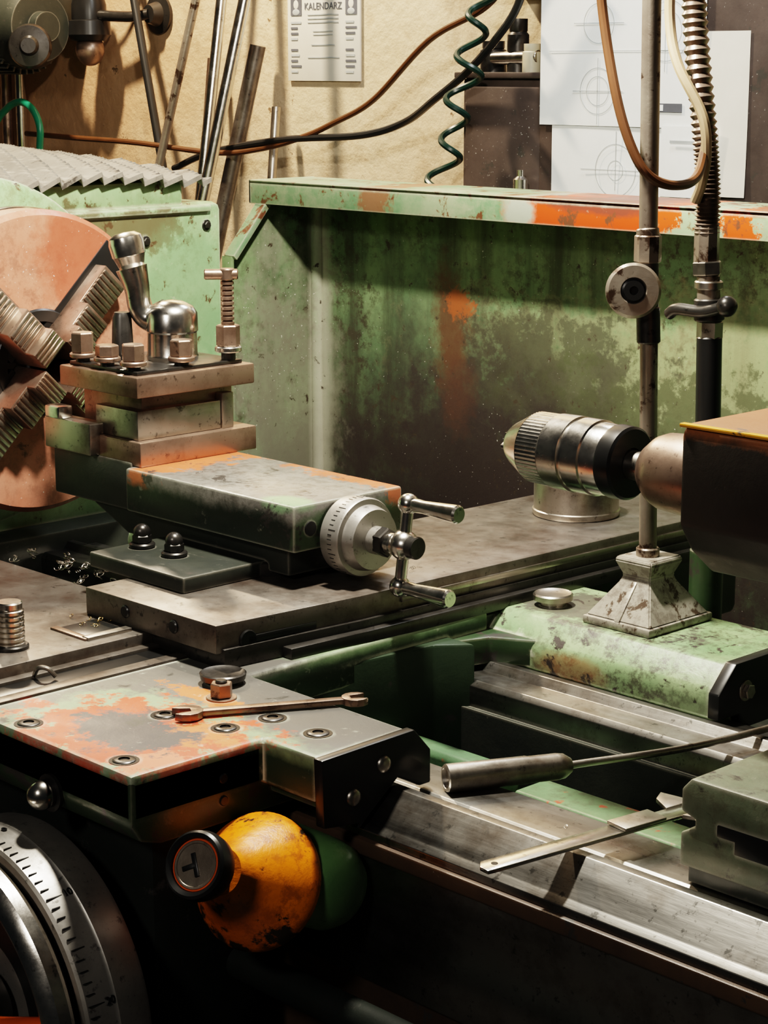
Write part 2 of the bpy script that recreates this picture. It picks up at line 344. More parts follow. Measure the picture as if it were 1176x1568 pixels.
# ------------------------------------------------------------------ chuck
b=B('four_jaw_chuck','pink','steel','black','dsteel')
C=Vector((-1.86,1.262,1.178))
b.lathe(C+Vector((-.085,0,0)),(1,0,0),[(0,.09),(0,.150),(.006,.157),(.03,.160),(.034,.168),(.079,.168),(.085,.162),(.085,.05),(.06,.045),(.02,.042),(.02,0)],'pink',96)
b.lathe(C+Vector((.0005,0,0)),(1,0,0),[(0,.060),(.002,.058),(.002,.046),(-.03,.043),(-.03,0)],'black',64)
b.lathe(C+Vector((-.05,0,0)),(1,0,0),[(0,.1685),(.002,.1695),(.012,.1695),(.014,.1685)],'dsteel',96)
for k in range(4):
    T=RT('X',math.radians(45+90*k),C)
    cx,cy,cz=C
    b.box(cx-.03,cx+.0015,cy+.03,cy+.158,cz-.026,cz+.026,'black',.001,T)
    b.prism('z',cz-.019,cz+.019,[(cx-.01,cy+.020),(cx+.050,cy+.020),(cx+.050,cy+.044),(cx+.036,cy+.044),(cx+.036,cy+.075),(cx+.020,cy+.075),(cx+.020,cy+.128),(cx-.01,cy+.128)],'brown',.0015,T)
    for i in range(12):
        yy=cy+.048+i*.0065
        zz=.037 if yy<cy+.072 else .021
        b.box(cx+zz-.002,cx+zz+.0010,yy,yy+.004,cz-.017,cz+.017,'steel',.0006,T)
    for i in range(4):
        b.box(cx+.049,cx+.0512,cy+.022+i*.0055,cy+.0255+i*.0055,cz-.018,cz+.018,'chrome',.0006,T)
    b.cyl(Vector((cx-.02,cy+.150,cz)),Vector((cx-.02,cy+.170,cz)),.012,'dsteel',T=T)
b.done(lathe)

# ------------------------------------------------------------------ saddle
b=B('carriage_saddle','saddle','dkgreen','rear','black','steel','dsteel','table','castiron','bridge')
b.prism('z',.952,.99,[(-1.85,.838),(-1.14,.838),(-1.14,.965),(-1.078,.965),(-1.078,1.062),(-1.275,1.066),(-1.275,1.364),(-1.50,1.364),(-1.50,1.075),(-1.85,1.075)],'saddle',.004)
b.prism('x',-1.85,-1.14,[(.838,.985),(.838,.950),(.846,.936),(.865,.930),(1.0,.930),(1.0,.985)],'dkgreen',.003)
b.prism('x',-1.14,-1.08,[(.972,.985),(.972,.945),(1.0,.942),(1.055,.985)],'dkgreen',.002)
b.box(-1.50,-1.278,1.07,1.38,.945,.985,'castiron',.004)
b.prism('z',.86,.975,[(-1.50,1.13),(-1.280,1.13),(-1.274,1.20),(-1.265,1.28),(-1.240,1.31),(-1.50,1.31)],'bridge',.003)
b.prism('x',-1.078,-1.068,[(.962,.990),(.964,.935),(1.0,.930),(1.0,.925),(1.012,.935),(1.042,.957),(1.066,.944),(1.078,.944),(1.078,.972),(1.060,.992)],'black',.0015)
for y,z in ((1.026,.972),(.994,.953)):
    b.sph((-1.068,y,z),.007,'steel',(.6,1,1))
b.prism('x',-1.85,-1.012,[(1.364,.945),(1.364,.962),(1.366,.970),(1.386,.99),(1.50,.99),(1.51,.98),(1.51,.93),(1.39,.93)],'rear',.003)
b.prism('z',.945,.972,[(-1.27,1.30),(-1.255,1.345),(-1.21,1.37),(-1.27,1.40),(-1.45,1.40),(-1.45,1.30)],'dkgreen',.003)
b.prism('x',-1.012,-1.0,[(1.362,.945),(1.362,.968),(1.386,.992),(1.512,.992),(1.512,.93),(1.40,.93),(1.392,.945)],'black',.0015)
for y,z in ((1.40,.965),(1.47,.968)): hexbolt(b,(-1.0,y,z),.007,.005,'steel',(1,0,0))
b.prism('z',.986,1.004,[(-1.85,.80),(-1.40,.80),(-1.40,1.078),(-1.455,1.11),(-1.85,1.11)],'table',.0015)
b.box(-1.412,-1.390,.80,1.07,.986,.994,'table',.001)
b.box(-1.390,-1.362,.840,1.072,.987,.9912,'black',.0005)
b.box(-1.364,-1.350,.840,1.072,.987,.9925,'table',.0008)
b.tube([(-1.392,.925,.992),(-1.385,.925,1.001),(-1.378,.93,1.001),(-1.374,.935,.994)],.0020,'steel',8)
b.box(-1.468,-1.420,1.005,1.045,1.000,1.0046,'black',.0005)
b.box(-1.424,-1.414,.998,1.046,1.0035,1.0070,'steel',.0008)
b.box(-1.470,-1.416,.996,1.004,1.0035,1.0060,'brown',.0008)
b.cyl((-1.444,.937,1.003),(-1.444,.937,1.008),.016,'dsteel')
for i in range(7):
    b.lathe((-1.444,.937,1.006+i*.0048),(0,0,1),[(0,.0105),(.001,.0128),(.0035,.0128),(.0048,.0105)],'chrome',24)
b.cyl((-1.444,.937,1.039),(-1.444,.937,1.046),.0115,'chrome')
b.lathe((-1.272,1.034,.99),(0,0,1),[(0,.013),(.004,.013),(.004,.019),(.009,.020),(.010,.0185),(.0085,.015),(.0085,0)],'dsteel',40)
hexbolt(b,(-1.240,1.006,.99),.0095,.012,'brown',rot=.2)
b.cyl((-1.240,1.006,1.003),(-1.240,1.006,1.006),.005,'dsteel')
b.lathe((-1.246,1.424,.99),(0,0,1),[(0,.012),(.006,.012),(.006,.019),(.011,.0195),(.0125,.018),(.011,.015),(.011,0)],'steel',40)
for p in ((-1.295,.854),(-1.237,.945),(-1.178,.959),(-1.171,1.002),(-1.118,1.003),(-1.172,.856)):
    capscrew(b,(p[0],p[1],.99))
b.lathe((-1.242,.838,.951),(0,-1,0),[(0,.015),(.003,.015),(.003,.011),(.006,.011)],'dsteel')
b.sph((-1.242,.828,.951),.0115,'chrome')
for z in (.949,.967): b.cyl((-1.1405,.925,z),(-1.1385,.925,z),.004,'black')
b.done(lathe)

b=B('carriage_apron','aprondk','dkgreen','rear')
b.box(-1.85,-1.16,.87,.985,.56,.945,'aprondk',.015)
b.done(lathe)

# ------------------------------------------------------------------ cross slide
b=B('cross_slide','table','dsteel','dkgreen','black','steel')
b.prism('z',1.004,1.030,[(-1.490,1.050),(-1.303,1.052),(-1.290,1.21),(-1.275,1.80),(-1.475,1.80)],'table',.0015)
b.prism('z',.990,1.008,[(-1.485,1.056),(-1.299,1.058),(-1.286,1.21),(-1.271,1.80),(-1.475,1.80)],'dsteel',.001)
b.prism('z',.988,1.000,[(-1.30,1.12),(-1.282,1.12),(-1.277,1.21),(-1.262,1.80),(-1.30,1.80)],'dsteel',.001)
T=RT('Z',-.06,(-1.30,1.075,1.0))
b.cyl((-1.3015,1.085,1.012),(-1.2985,1.085,1.012),.009,'black',T=T)
b.box(-1.3015,-1.2985,1.085,1.16,1.009,1.015,'black',.0003,T)
b.prism('z',1.015,1.021,[(-1.292,1.26),(-1.2865,1.26),(-1.272,1.79),(-1.280,1.79)],'steel',.0008)
b.cyl((-1.36,1.0525,1.018),(-1.36,1.049,1.018),.006,'black');b.cyl((-1.43,1.0525,1.018),(-1.43,1.049,1.018),.006,'black')
b.box(-1.45,-1.30,1.52,1.80,.90,1.0,'dkgreen',.01)
b.done(lathe)

# ------------------------------------------------------------------ compound slide
b=B('compound_slide','comp','castiron','dkgreen','dial','chrome','black','dsteel')
b.box(-1.55,-1.405,1.098,1.20,1.030,1.045,'castiron',.002)
b.lathe((-1.47,1.245,1.030),(0,0,1),[(0,.085),(.012,.085),(.014,.083),(.014,0)],'dsteel',64)
b.prism('y',1.196,1.305,[(-1.69,1.072),(-1.675,1.058),(-1.62,1.035),(-1.372,1.035),(-1.372,1.072)],'castiron',.003)
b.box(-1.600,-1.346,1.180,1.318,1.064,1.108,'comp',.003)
b.box(-1.735,-1.60,1.188,1.318,1.062,1.112,'castiron',.003)
for p in ((-1.528,1.145),(-1.478,1.145)):
    b.cyl((p[0],p[1],1.045),(p[0],p[1],1.050),.0125,'dsteel')
    b.cyl((p[0],p[1],1.050),(p[0],p[1],1.058),.0095,'dsteel',seg=6)
    b.sph((p[0],p[1],1.060),.0085,'dsteel')
b.cyl((-1.3465,1.2,1.085),(-1.345,1.2,1.085),.007,'black')
A=Vector((-1.346,1.244,1.074));ex=Vector((1,0,0))
b.lathe(A,ex,[(0,.026),(.004,.026),(.004,.036),(.012,.037),(.026,.037),(.028,.036),(.028,.031),(.034,.030),(.040,.028),(.040,.013),(.050,.013),(.050,0)],'dial',64)
for i in range(50):
    T=RT('X',2*math.pi*i/50,A)
    L=.009 if i%5==0 else .005
    b.box(A.x+.015,A.x+.015+L,A.y-.0003,A.y+.0003,A.z+.0369,A.z+.0373,'black',0,T)
b.cyl(A+ex*.048,A+ex*.058,.014,'dsteel',seg=6);b.cyl(A+ex*.058,A+ex*.066,.010,'chrome')
H=A+Vector((.074,.004,0))
T=RT('X',math.radians(-8),H)
b.sph(H,.014,'chrome',T=T);b.cyl(H+Vector((.008,0,0)),H+Vector((.018,0,0)),.0105,'dsteel',T=T)
b.cyl(H+Vector((0,0,-.036)),H+Vector((0,0,.036)),.0055,'chrome',T=T)
for sgn in (1,-1):
    K=H+Vector((0,0,.038*sgn))
    b.sph(K,.0098,'chrome',T=T)
    b.lathe(K,ex,[(0,.006),(.008,.006),(.012,.0065),(.02,.0060),(.058,.0085),(.062,.0085),(.064,.007),(.064,0)],'chrome',28,T)
b.done(lathe)

# ------------------------------------------------------------------ tool post
b=B('tool_post','brown','steel','dsteel','chrome','black')
b.box(-1.722,-1.587,1.190,1.341,1.108,1.133,'brown',.0018)
b.box(-1.705,-1.607,1.208,1.325,1.133,1.178,'brown',.001)
b.box(-1.668,-1.597,1.195,1.302,1.133,1.163,'steel',.0018)
b.box(-1.735,-1.655,1.178,1.200,1.112,1.145,'steel',.002)
b.box(-1.725,-1.700,1.172,1.190,1.145,1.158,'chrome',.002)
b.box(-1.607,-1.596,1.303,1.318,1.133,1.170,'steel',.001)
b.box(-1.722,-1.590,1.190,1.342,1.177,1.198,'brown',.0018)
b.box(-1.715,-1.600,1.198,1.334,1.198,1.202,'dsteel',.001)
def sqbolt(x,y,z0,h=.018,r=.0105,m='brown',rot=.5):
    b.cyl((x,y,z0),(x,y,z0+.012),r*.7,'dsteel',seg=16)
    b.cyl((x,y,z0+.006),(x,y,z0+.011),r*1.3,m)
    b.cyl((x,y,z0+.011),(x,y,z0+.011+h),r*1.15,m,seg=6,rot=rot)
for x,y,h,rot in ((-1.702,1.206,.021,.3),(-1.660,1.206,.012,.8),(-1.616,1.206,.017,.5),(-1.610,1.262,.017,.2),(-1.690,1.328,.022,.1)):
    sqbolt(x,y,1.200,h,rot=rot)
b.cyl((-1.608,1.322,1.20),(-1.608,1.322,1.216),.0075,'dsteel');b.cyl((-1.608,1.322,1.210),(-1.608,1.322,1.216),.014,'chrome')
b.cyl((-1.608,1.322,1.216),(-1.608,1.322,1.238),.0125,'brown',seg=6)
for i in range(9):
    b.lathe((-1.608,1.322,1.237+i*.0052),(0,0,1),[(0,.0045),(.0012,.0068),(.004,.0068),(.0052,.0045)],'brown',20)
b.cyl((-1.608,1.322,1.284),(-1.608,1.322,1.296),.008,'brown');b.cyl((-1.622,1.303,1.290),(-1.600,1.330,1.290),.0055,'brown')
cx,cy=-1.650,1.282
b.lathe((cx,cy,1.200),(0,0,1),[(0,.026),(.006,.027),(.008,.026),(.030,.0255),(.032,.0270),(.050,.0265),(.057,.022),(.062,.012),(.064,0)],'chrome',40)
b.tube([(cx-.003,cy-.004,1.248),(cx-.018,cy-.014,1.243),(cx-.026,cy-.021,1.254),(cx-.028,cy-.023,1.276),(cx-.032,cy-.026,1.296)],lambda t:.0165-.0045*math.sin(t*math.pi),'chrome',20)
h0=Vector((cx-.031,cy-.025,1.292));hd=Vector((-.006,-.005,.036)).normalized()
b.lathe(h0,hd,[(-.004,.009),(0,.0115),(.016,.0165),(.017,.0175),(.030,.0185),(.036,.017),(.040,.011),(.041,0)],'chrome',32)
b.lathe((cx-.040,cy-.034,1.20),(0,0,1),[(0,.012),(.045,.010),(.05,.008),(.05,0)],'dsteel',24)
b.done(lathe)

# ------------------------------------------------------------------ tailstock
b=B('tailstock','tail','yellow','tbase','steel','chrome','black','brown','dsteel')
b.prism('x',-.886,-.50,[(1.150,1.172),(1.150,1.240),(1.156,1.247),(1.345,1.247),(1.35,1.24),(1.35,1.16),(1.31,1.13),(1.19,1.13),(1.165,1.150)],'tail',.003)
b.box(-.888,-.50,1.149,1.155,1.2445,1.2475,'yellow',.001)
b.prism('y',1.18,1.33,[(-.83,1.16),(-.80,1.12),(-.77,1.06),(-.765,1.018),(-.50,1.018),(-.50,1.16)],'tbase',.006)
b.prism('y',1.067,1.40,[(-.812,.954),(-.812,.978),(-.800,.984),(-.800,.990),(-.812,.994),(-.812,1.010),(-.804,1.019),(-.48,1.019),(-.48,.954)],'tbase',.0015)
b.box(-.808,-.48,1.072,1.40,.941,.958,'castiron',.001)
b.prism('y',1.0655,1.069,[(-.780,.992),(-.780,.984),(-.765,.984),(-.765,.975),(-.735,.975),(-.735,.992)],'black',.0005)
Q=Vector((-.995,1.25,1.185))
b.lathe(Q,ex,[(0,.014),(.002,.020),(.012,.028),(.020,.031),(.05,.033),(.13,.033),(.13,0)],'brown',48)
b.lathe(Q+Vector((-.02,0,0)),ex,[(0,0),(0,.012),(.021,.012)],'steel',32)
b.done(lathe)
b=B('drill_chuck','chrome','black','dsteel')
P0=Vector((-1.140,1.25,1.186))
b.lathe(P0,ex,[(0,0),(0,.010),(.001,.0155),(.006,.019),(.020,.0262),(.024,.0285),(.026,.0295)],'chrome',48)
b.lathe(P0+ex*.026,ex,[(0,.0290),(.001,.0302),(.024,.0305),(.025,.0295)],'chrome',120,knurl=.0005)
b.lathe(P0+ex*.051,ex,[(0,.0280),(.001,.0315),(.022,.0318),(.023,.0300),(.026,.0300),(.027,.0315),(.044,.0315),(.045,.0300),(.058,.0295),(.062,.0285)],'chrome',64)
b.lathe(P0+ex*.112,ex,[(0,.0300),(.002,.0305),(.014,.0300),(.016,.028),(.016,.013)],'black',48)
for k in range(3):
    T=RT('X',k*2.094,P0);b.box(P0.x-.010,P0.x+.002,P0.y-.002,P0.y+.002,P0.z+.001,P0.z+.008,'dsteel',.0005,T)
b.done(lathe)

# ------------------------------------------------------------------ splash guard
b=B('splash_guard','guard','rim')
b.box(-2.172,.10,1.950,1.955,.78,1.338,'guard',.001)
b.prism('x',-2.174,-2.170,[(1.955,.78),(1.955,1.338),(1.842,1.338),(1.842,1.310),(1.783,1.240),(1.783,.78)],'guard',.0008)
b.prism('x',-2.172,-2.150,[(1.845,1.318),(1.839,1.312),(1.780,1.243),(1.786,1.237),(1.848,1.308)],'rim',.001)
b.box(-2.176,-2.155,1.780,1.785,.80,1.242,'guard',.001)
b.tube([(-2.165,1.947,1.335),(-2.165,1.947,.80)],.009,'guard',12,smooth=False)
b.box(-2.185,.10,1.838,1.958,1.338,1.343,'rim',.001)
b.box(-2.185,.10,1.838,1.843,1.311,1.3435,'rim',.001)
b.box(-2.185,-2.181,1.838,1.958,1.311,1.3435,'rim',.001)
b.box(-2.172,.1,1.80,1.95,.78,.785,'guard',0)
b.done(lathe)

# ------------------------------------------------------------------ handwheel + dial
b=B('carriage_handwheel','dial','chrome','black','dsteel','orangebar','castiron')
W=Vector((-1.266,.79,.782));ey=Vector((0,-1,0))
b.lathe(W+Vector((0,.06,0)),ey,[(0,.05),(0,.125),(.008,.139),(.012,.1405),(.036,.1405),(.037,.1395),(.039,.1390),(.060,.1365),(.062,.134),(.062,.128),(.056,.126),(.054,.09),(.054,0)],'dial',128)
for i in range(100):
    a=2*math.pi*i/100;T=RT('Y',a,W)
    L=.014 if i%10==0 else (.011 if i%5==0 else .007)
    b.box(W.x-.0004,W.x+.0004,W.y+.001,W.y+.001+L,W.z+.1362,W.z+.1382,'black',0,T)
    if i%10==0:
        Tx=T@Matrix.Translation((W.x,W.y+.019,W.z+.1391))@Matrix.Rotation(math.pi/2,4,'Z')
        b.text(str((i//10)*10),.0085,Tx,'black',.0010)
b.lathe(W+Vector((0,.001,0)),ey,[(0,.06),(.004,.123),(.005,.123),(.005,.06)],'black',64)
b.cyl(W,W+Vector((0,-.07,0)),.032,'dsteel')
R=.138
b.lathe(W+Vector((0,-.010,0)),ey,[(0,R-.014),(.001,R-.004),(.006,R),(.016,R),(.022,R-.005),(.024,R-.012),(.020,R-.020),(.008,R-.024),(.001,R-.020),(0,R-.014)],'chrome',128)
for k in range(3):
    a=math.radians(12+120*k);d=Vector((math.cos(a),0,math.sin(a)))
    b.tube([W+Vector((0,-.05,0))+d*.025,W+Vector((0,-.04,0))+d*.07,W+Vector((0,-.022,0))+d*.120],.012,'orangebar',14)
b.done(lathe)

# ------------------------------------------------------------------ feed lever
b=B('feed_lever','orange','black','green','steel','rodpale','ink')
D=Vector((-1.100,.917,.899));ad=Vector((.26,-.92,.50)).normalized()
b.lathe(D-ad*.022,ad,[(-.002,.034),(0,.048),(.006,.0525),(.012,.0530),(.018,.0505),(.028,.0435),(.040,.034),(.050,.0265),(.058,.020),(.066,.018),(.066,0)],'orange',64)
K=D+ad*.044
b.lathe(K,ad,[(0,.010),(.014,.012),(.018,.020),(.020,.0245),(.028,.0260),(.036,.0250),(.038,.023),(.036,.020),(.034,.0195)],'black',48)
b.lathe(K+ad*.0335,ad,[(0,.0195),(.0012,.019),(.0012,.0178)],'orangebar',40)
b.lathe(K+ad*.0340,ad,[(0,.0180),(.0008,.0175),(.0008,.0160),(.0002,.0155),(.0002,0)],'rodpale',40)
Rm=frame(ad).to_4x4()
T=Matrix.Translation(K+ad*.0343)@Rm
b.box(-.009,.009,-.0018,.0018,-.0002,.0012,'black',.0003,T@Matrix.Rotation(.5,4,'Z'))
b.box(-.0018,.0018,0,.011,-.0002,.0012,'black',.0003,T@Matrix.Rotation(.5,4,'Z'))
b.lathe((-1.165,.972,.886),(1,0,0),[(0,0),(0,.034),(.004,.036),(.082,.036),(.096,.034),(.106,.028),(.111,.018),(.112,0)],'green',48)
b.done(lathe)

# ------------------------------------------------------------------ coolant pipe on rear wing
b=B('coolant_pipe','rodpale','dsteel','steel','cream','black','chrome','cbrown')
px,py=-1.146,1.442
b.box(px-.040,px+.040,py-.045,py+.050,.990,.998,'rodwhite',.002)
tb=bmesh.new()
lv=[(.998,.038,.044),(1.030,.018,.020),(1.036,.016,.018),(1.050,.022,.024),(1.054,.020,.022)]
rings=[[tb.verts.new((px+sx*hx,py+.002+sy*hy,z)) for sx,sy in ((-1,-1),(1,-1),(1,1),(-1,1))] for z,hx,hy in lv]
for A_,C_ in zip(rings,rings[1:]):
    for k in range(4): tb.faces.new((A_[k],A_[(k+1)%4],C_[(k+1)%4],C_[k]))
tb.faces.new(rings[-1]);tb.faces.new(rings[0])
bmesh.ops.bevel(tb,geom=list(tb.edges),offset=.0012,segments=2,affect='EDGES')
b.add(tb,'rodwhite')
b.prism('x',px-.003,px+.003,[(py-.044,.998),(py-.018,1.032),(py-.014,.998)],'rodwhite',.0008)
b.prism('y',py-.003,py+.003,[(px+.038,.998),(px+.016,1.032),(px+.012,.998)],'rodwhite',.0008)
b.cyl((px,py,1.05),(px,py,1.062),.011,'rodpale')
b.cyl((px,py,1.06),(px-.006,py,1.262),.0082,'rodpale')
b.cyl((px-.006,py,1.252),(px-.008,py,1.285),.0108,'dsteel',seg=20)
b.cyl((px-.008,py,1.27),(px-.010,py,1.345),.0098,'dsteel')
b.cyl((px-.010,py,1.325),(px-.010,py,1.350),.0125,'rodpale',seg=8);b.cyl((px-.010,py,1.348),(px-.011,py,1.356),.0105,'rodpale')
b.cyl((px-.010,py,1.35),(px-.020,py,1.95),.0085,'rodpale')
kd=Vector((.70,-.70,.10)).normalized();kc=Vector((px-.018,py-.012,1.300))
b.lathe(kc,kd,[(-.012,.010),(.004,.012),(.006,.0215),(.009,.0245),(.018,.0250),(.021,.0225),(.0215,.012),(.019,.011)],'rodpale',48)
b.lathe(kc+kd*.019,kd,[(0,.0115),(.001,.009),(.004,.009),(.004,.004),(.001,.004),(.001,0)],'black',32)
b.tube([(-1.215,1.43,1.62),(-1.205,1.43,1.545),(-1.178,1.42,1.47),(-1.158,1.42,1.425),(-1.145,1.43,1.402),(-1.140,1.46,1.394),(-1.148,1.50,1.400),(-1.165,1.535,1.43)],.0045,'cbrown',10)
b.done(lathe)
b=B('flexible_coolant_hose','corr','rodpale','dsteel','steel','cream','black','rear')
hx,hy=-1.163,1.55
pts=[(hx-.030,hy,1.95),(hx-.034,hy,1.75),(hx-.036,hy,1.62),(hx-.030,hy,1.53),(hx-.016,hy,1.44),(hx-.010,hy,1.39),(hx-.009,hy,1.345)]
b.tube(pts,.0125,'corr',20,sub=22,corr=.0028)
b.cyl((hx-.009,hy,1.352),(hx-.009,hy,1.315),.0120,'rodpale',seg=8);b.cyl((hx-.008,hy,1.318),(hx-.007,hy,1.305),.0145,'steel',seg=6);b.cyl((hx-.006,hy,1.305),(hx-.004,hy,1.275),.0110,'rodpale')
b.cyl((hx-.005,hy,1.30),(hx-.005,hy,1.292),.0135,'steel')
b.cyl((hx-.004,hy,1.283),(hx-.003,hy,1.262),.0145,'dsteel',seg=24)
b.tube([(hx-.042,hy-.012,1.266),(hx-.03,hy-.014,1.272),(hx,hy-.014,1.272),(hx+.022,hy-.012,1.278)],.0058,'dsteel',12)
b.sph((hx+.026,hy-.012,1.279),.010,'dsteel')
b.cyl((hx-.002,hy,1.262),(hx-.002,hy,1.245),.0125,'steel',seg=6)
b.cyl((hx-.002,hy,1.247),(hx+.004,hy,.99),.0122,'black')
b.cyl((hx+.004,hy,1.04),(hx+.004,hy,.80),.0165,'dkgreen')
b.tube([(hx-.05,hy-.02,1.70),(hx-.046,hy-.02,1.60),(hx-.045,hy-.02,1.54),(hx-.03,hy-.025,1.50),(hx+.002,hy-.028,1.455),(hx+.006,hy-.025,1.42),(hx-.002,hy-.02,1.392),(hx-.012,hy-.016,1.375)],.0050,'cream',10)
b.done(lathe)

# ------------------------------------------------------------------ ring on cross slide
b=B('steel_collar_ring','steel','brown')
b.lathe((-1.380,1.612,1.0305),(0,0,1),[(0,.030),(0,.046),(.002,.047),(.006,.047),(.007,.0455),(.036,.0455),(.038,.044),(.038,.032),(.036,.030),(0,.030)],'steel',72)
b.done()
# ------------------------------------------------------------------ wrench
b=B('open_end_wrench','brown','rodpale')
wA=Vector((-1.222,.948,.9935));wB=Vector((-1.150,1.078,.9935));d=(wB-wA);L=d.length;ang=math.atan2(d.y,d.x)
T=Matrix.Translation(wA)@Matrix.Rotation(ang,4,'Z')
out=[];w=.0115
for t in range(35,326,29):
    a=math.radians(t);out.append((L-.004+w*math.cos(a),w*math.sin(a)))
out+= [(L-.001,-.0045),(L-.008,-.0035),(L-.008,.0035),(L-.001,.0045)]
b.prism('z',-.0025,.0035,out,'brown',.0006,T)
b.prism('z',-.0025,.0035,[(.006-.0135*math.cos(math.radians(t)),.0135*math.sin(math.radians(t))) for t in range(35,326,29)]+[(.001,-.0048),(.009,-.004),(.009,.004),(.001,.0048)],'brown',.0006,T)
b.prism('z',-.0018,.0028,[(.016,-.0045),(L-.012,-.0042),(L-.012,.0042),(.016,.0045)],'brown',.001,T)
b.done()
# ------------------------------------------------------------------ rod tool
b=B('tap_handle_rod','steel','dsteel')
p0=Vector((-1.052,1.078,.9515));p1=Vector((-1.004,1.172,.9515));d=(p1-p0).normalized()
b.lathe(p0,d,[(.003,0),(.003,.0075),(0,.0085),(0,.0103),(.001,.0113),(.068,.0113),(.070,.0108),(.094,.0108),(.100,.010),(.106,.006),(.106,0)],'steel',36)
b.tube([p1,p1+d*.12+Vector((-.012,.0,.001)),p1+d*.27+Vector((-.05,.01,.004))],.0032,'steel',12)
b.done()
# ------------------------------------------------------------------ caliper rule
b=B('steel_caliper','steel','dsteel','black','way')
p0=Vector((-.897,.955,.9555));p1=Vector((-.866,1.165,.9555));d=p1-p0;L=d.length;T=Matrix.Translation(p0)@Matrix.Rotation(math.atan2(d.y,d.x),4,'Z')
b.prism('z',0,.003,[(0,-.008),(.006,-.0085),(L,-.0085),(L,.0085),(.006,.0085),(0,.001)],'chrome',.0005,T)
b.box(.125,.165,-.0105,.0105,.003,.006,'steel',.0006,T)
b.prism('z',0,.0035,[(L-.03,-.0085),(L-.015,-.035),(L-.008,-.035),(L-.005,-.0085)],'steel',.0005,T)
b.prism('z',0,.0035,[(L-.03,.0085),(L-.022,.028),(L-.010,.036),(L-.002,.0085)],'steel',.0005,T)
b.cyl(T@Vector((.012,0,.003)),T@Vector((.012,0,.0033)),.0025,'black')
b.done()
# ------------------------------------------------------------------ swarf
b=B('metal_shavings','steel','gold')
def curl(x,y,z,s,m):
    a0=random.random()*6;tl=random.random()*6;n=random.randint(8,22);pts=[]
    ax=Vector((math.cos(tl),math.sin(tl),.2))*s*.25
    for i in range(n):
        t=a0+i*.7;pts.append((x+math.cos(t)*s*.4+ax.x*i/4,y+math.sin(t)*s*.4*math.cos(tl)+ax.y*i/4,z+.001+s*.25+s*.25*math.sin(t)))
    b.tube(pts,s*.05,m,5,sub=2)
for (cx,cy,cz,sx,sy,n,m) in ((-1.64,1.14,1.004,.08,.03,32,'steel'),(-1.46,1.03,1.004,.02,.02,9,'gold'),(-.9,1.09,.941,.1,.02,3,'steel'),(-1.37,1.4,1.031,.08,.2,4,'steel')):
    for _ in range(n):
        curl(cx+random.gauss(0,sx*.5),cy+random.gauss(0,sy*.5),cz,random.uniform(.004,.010) if n>30 else random.uniform(.002,.006),m)
b.done(lathe)

# ------------------------------------------------------------------ wall things
b=B('wall_calendar','paper','ink','inklt')
b.box(-2.962,-2.762,2.594,2.598,1.470,1.72,'paper',.0005)
def mark(x0,x1,z0,z1,m='ink',y=2.5935,t=.0006): b.box(x0,x1,y-t,y,z0,z1,m,0)
for x0 in (-2.952,-2.800):
    mark(x0,x0+.030,1.590,1.624);b.sph((x0+.015,2.593,1.610),.007,'paper',(1,.1,1.2));b.sph((x0+.015,2.593,1.596),.010,'inklt',(1,.1,.6))
b.text('KALENDARZ',.018,Matrix.Translation((-2.862,2.5932,1.606))@Matrix.Rotation(math.pi/2,4,'X'),'ink')
for i in range(3): mark(-2.905,-2.820,1.590-i*.007,1.592-i*.007,'inklt')
for col in (-2.952,-2.800):
    for i in range(10):
        if i==4: continue
        mark(col,col+random.uniform(.018,.03),1.575-i*.010,1.579-i*.010,'ink' if i%3 else 'inklt')
mark(-2.905,-2.818,1.512,1.514,'inklt');mark(-2.895,-2.83,1.535,1.537,'inklt')
for i in range(2): mark(-2.89,-2.835,1.560-i*.006,1.5615-i*.006,'inklt')
b.done()
def arc(b,cx,cz,r,y,m='inklt',w=.0012,a0=0,a1=6.2832,n=48):
    tb=bmesh.new();P=[]
    for i in range(n+1):
        a=a0+(a1-a0)*i/n;P.append((tb.verts.new((cx+(r-w/2)*math.cos(a),y,cz+(r-w/2)*math.sin(a))),tb.verts.new((cx+(r+w/2)*math.cos(a),y,cz+(r+w/2)*math.sin(a)))))
    for p,q in zip(P,P[1:]): tb.faces.new((p[0],p[1],q[1],q[0]))
    b.add(tb,m)
def sheet(b,x0,x1,z0,z1,y,m,curl=.004,lift=0):
    tb=bmesh.new();g=[]
    for i in range(15):
        row=[]
        for j in range(15):
            u,v=i/14,j/14
            yy=y-curl*(1-math.cos(u*5+v*2))*.5*(1-v)-lift*(1-v)**3*u
            row.append(tb.verts.new((x0+(x1-x0)*u,yy,z0+(z1-z0)*v)))
        g.append(row)
    for i in range(14):
        for j in range(14): tb.faces.new((g[i][j],g[i+1][j],g[i+1][j+1],g[i][j+1]))
    b.add(tb,m)
b=B('technical_drawing_sheet','paperw','inklt','ink')
sheet(b,-2.190,-1.866,1.407,1.72,2.4490,'paperw',.001)
arc(b,-2.07,1.460,.035,2.4475);arc(b,-2.07,1.460,.022,2.4475);arc(b,-2.07,1.562,.03,2.4475);arc(b,-1.94,1.55,.045,2.4475);arc(b,-1.94,1.55,.03,2.4475)
for (x0,x1,z0,z1) in ((-2.12,-2.02,1.4595,1.4605),(-2.0705,-2.0695,1.41,1.51),(-2.17,-1.89,1.5205,1.5212),(-1.9405,-1.9395,1.49,1.61),(-2.12,-2.02,1.562,1.563)):
    b.box(x0,x1,2.4470,2.4475,z0,z1,'inklt',0)
b.box(-1.958,-1.905,2.4468,2.4475,1.430,1.443,'ink',0);b.box(-1.955,-1.94,2.4464,2.4468,1.432,1.441,'paperw',0)
sheet(b,-2.165,-1.895,1.30,1.440,2.4515,'paperw',.004)
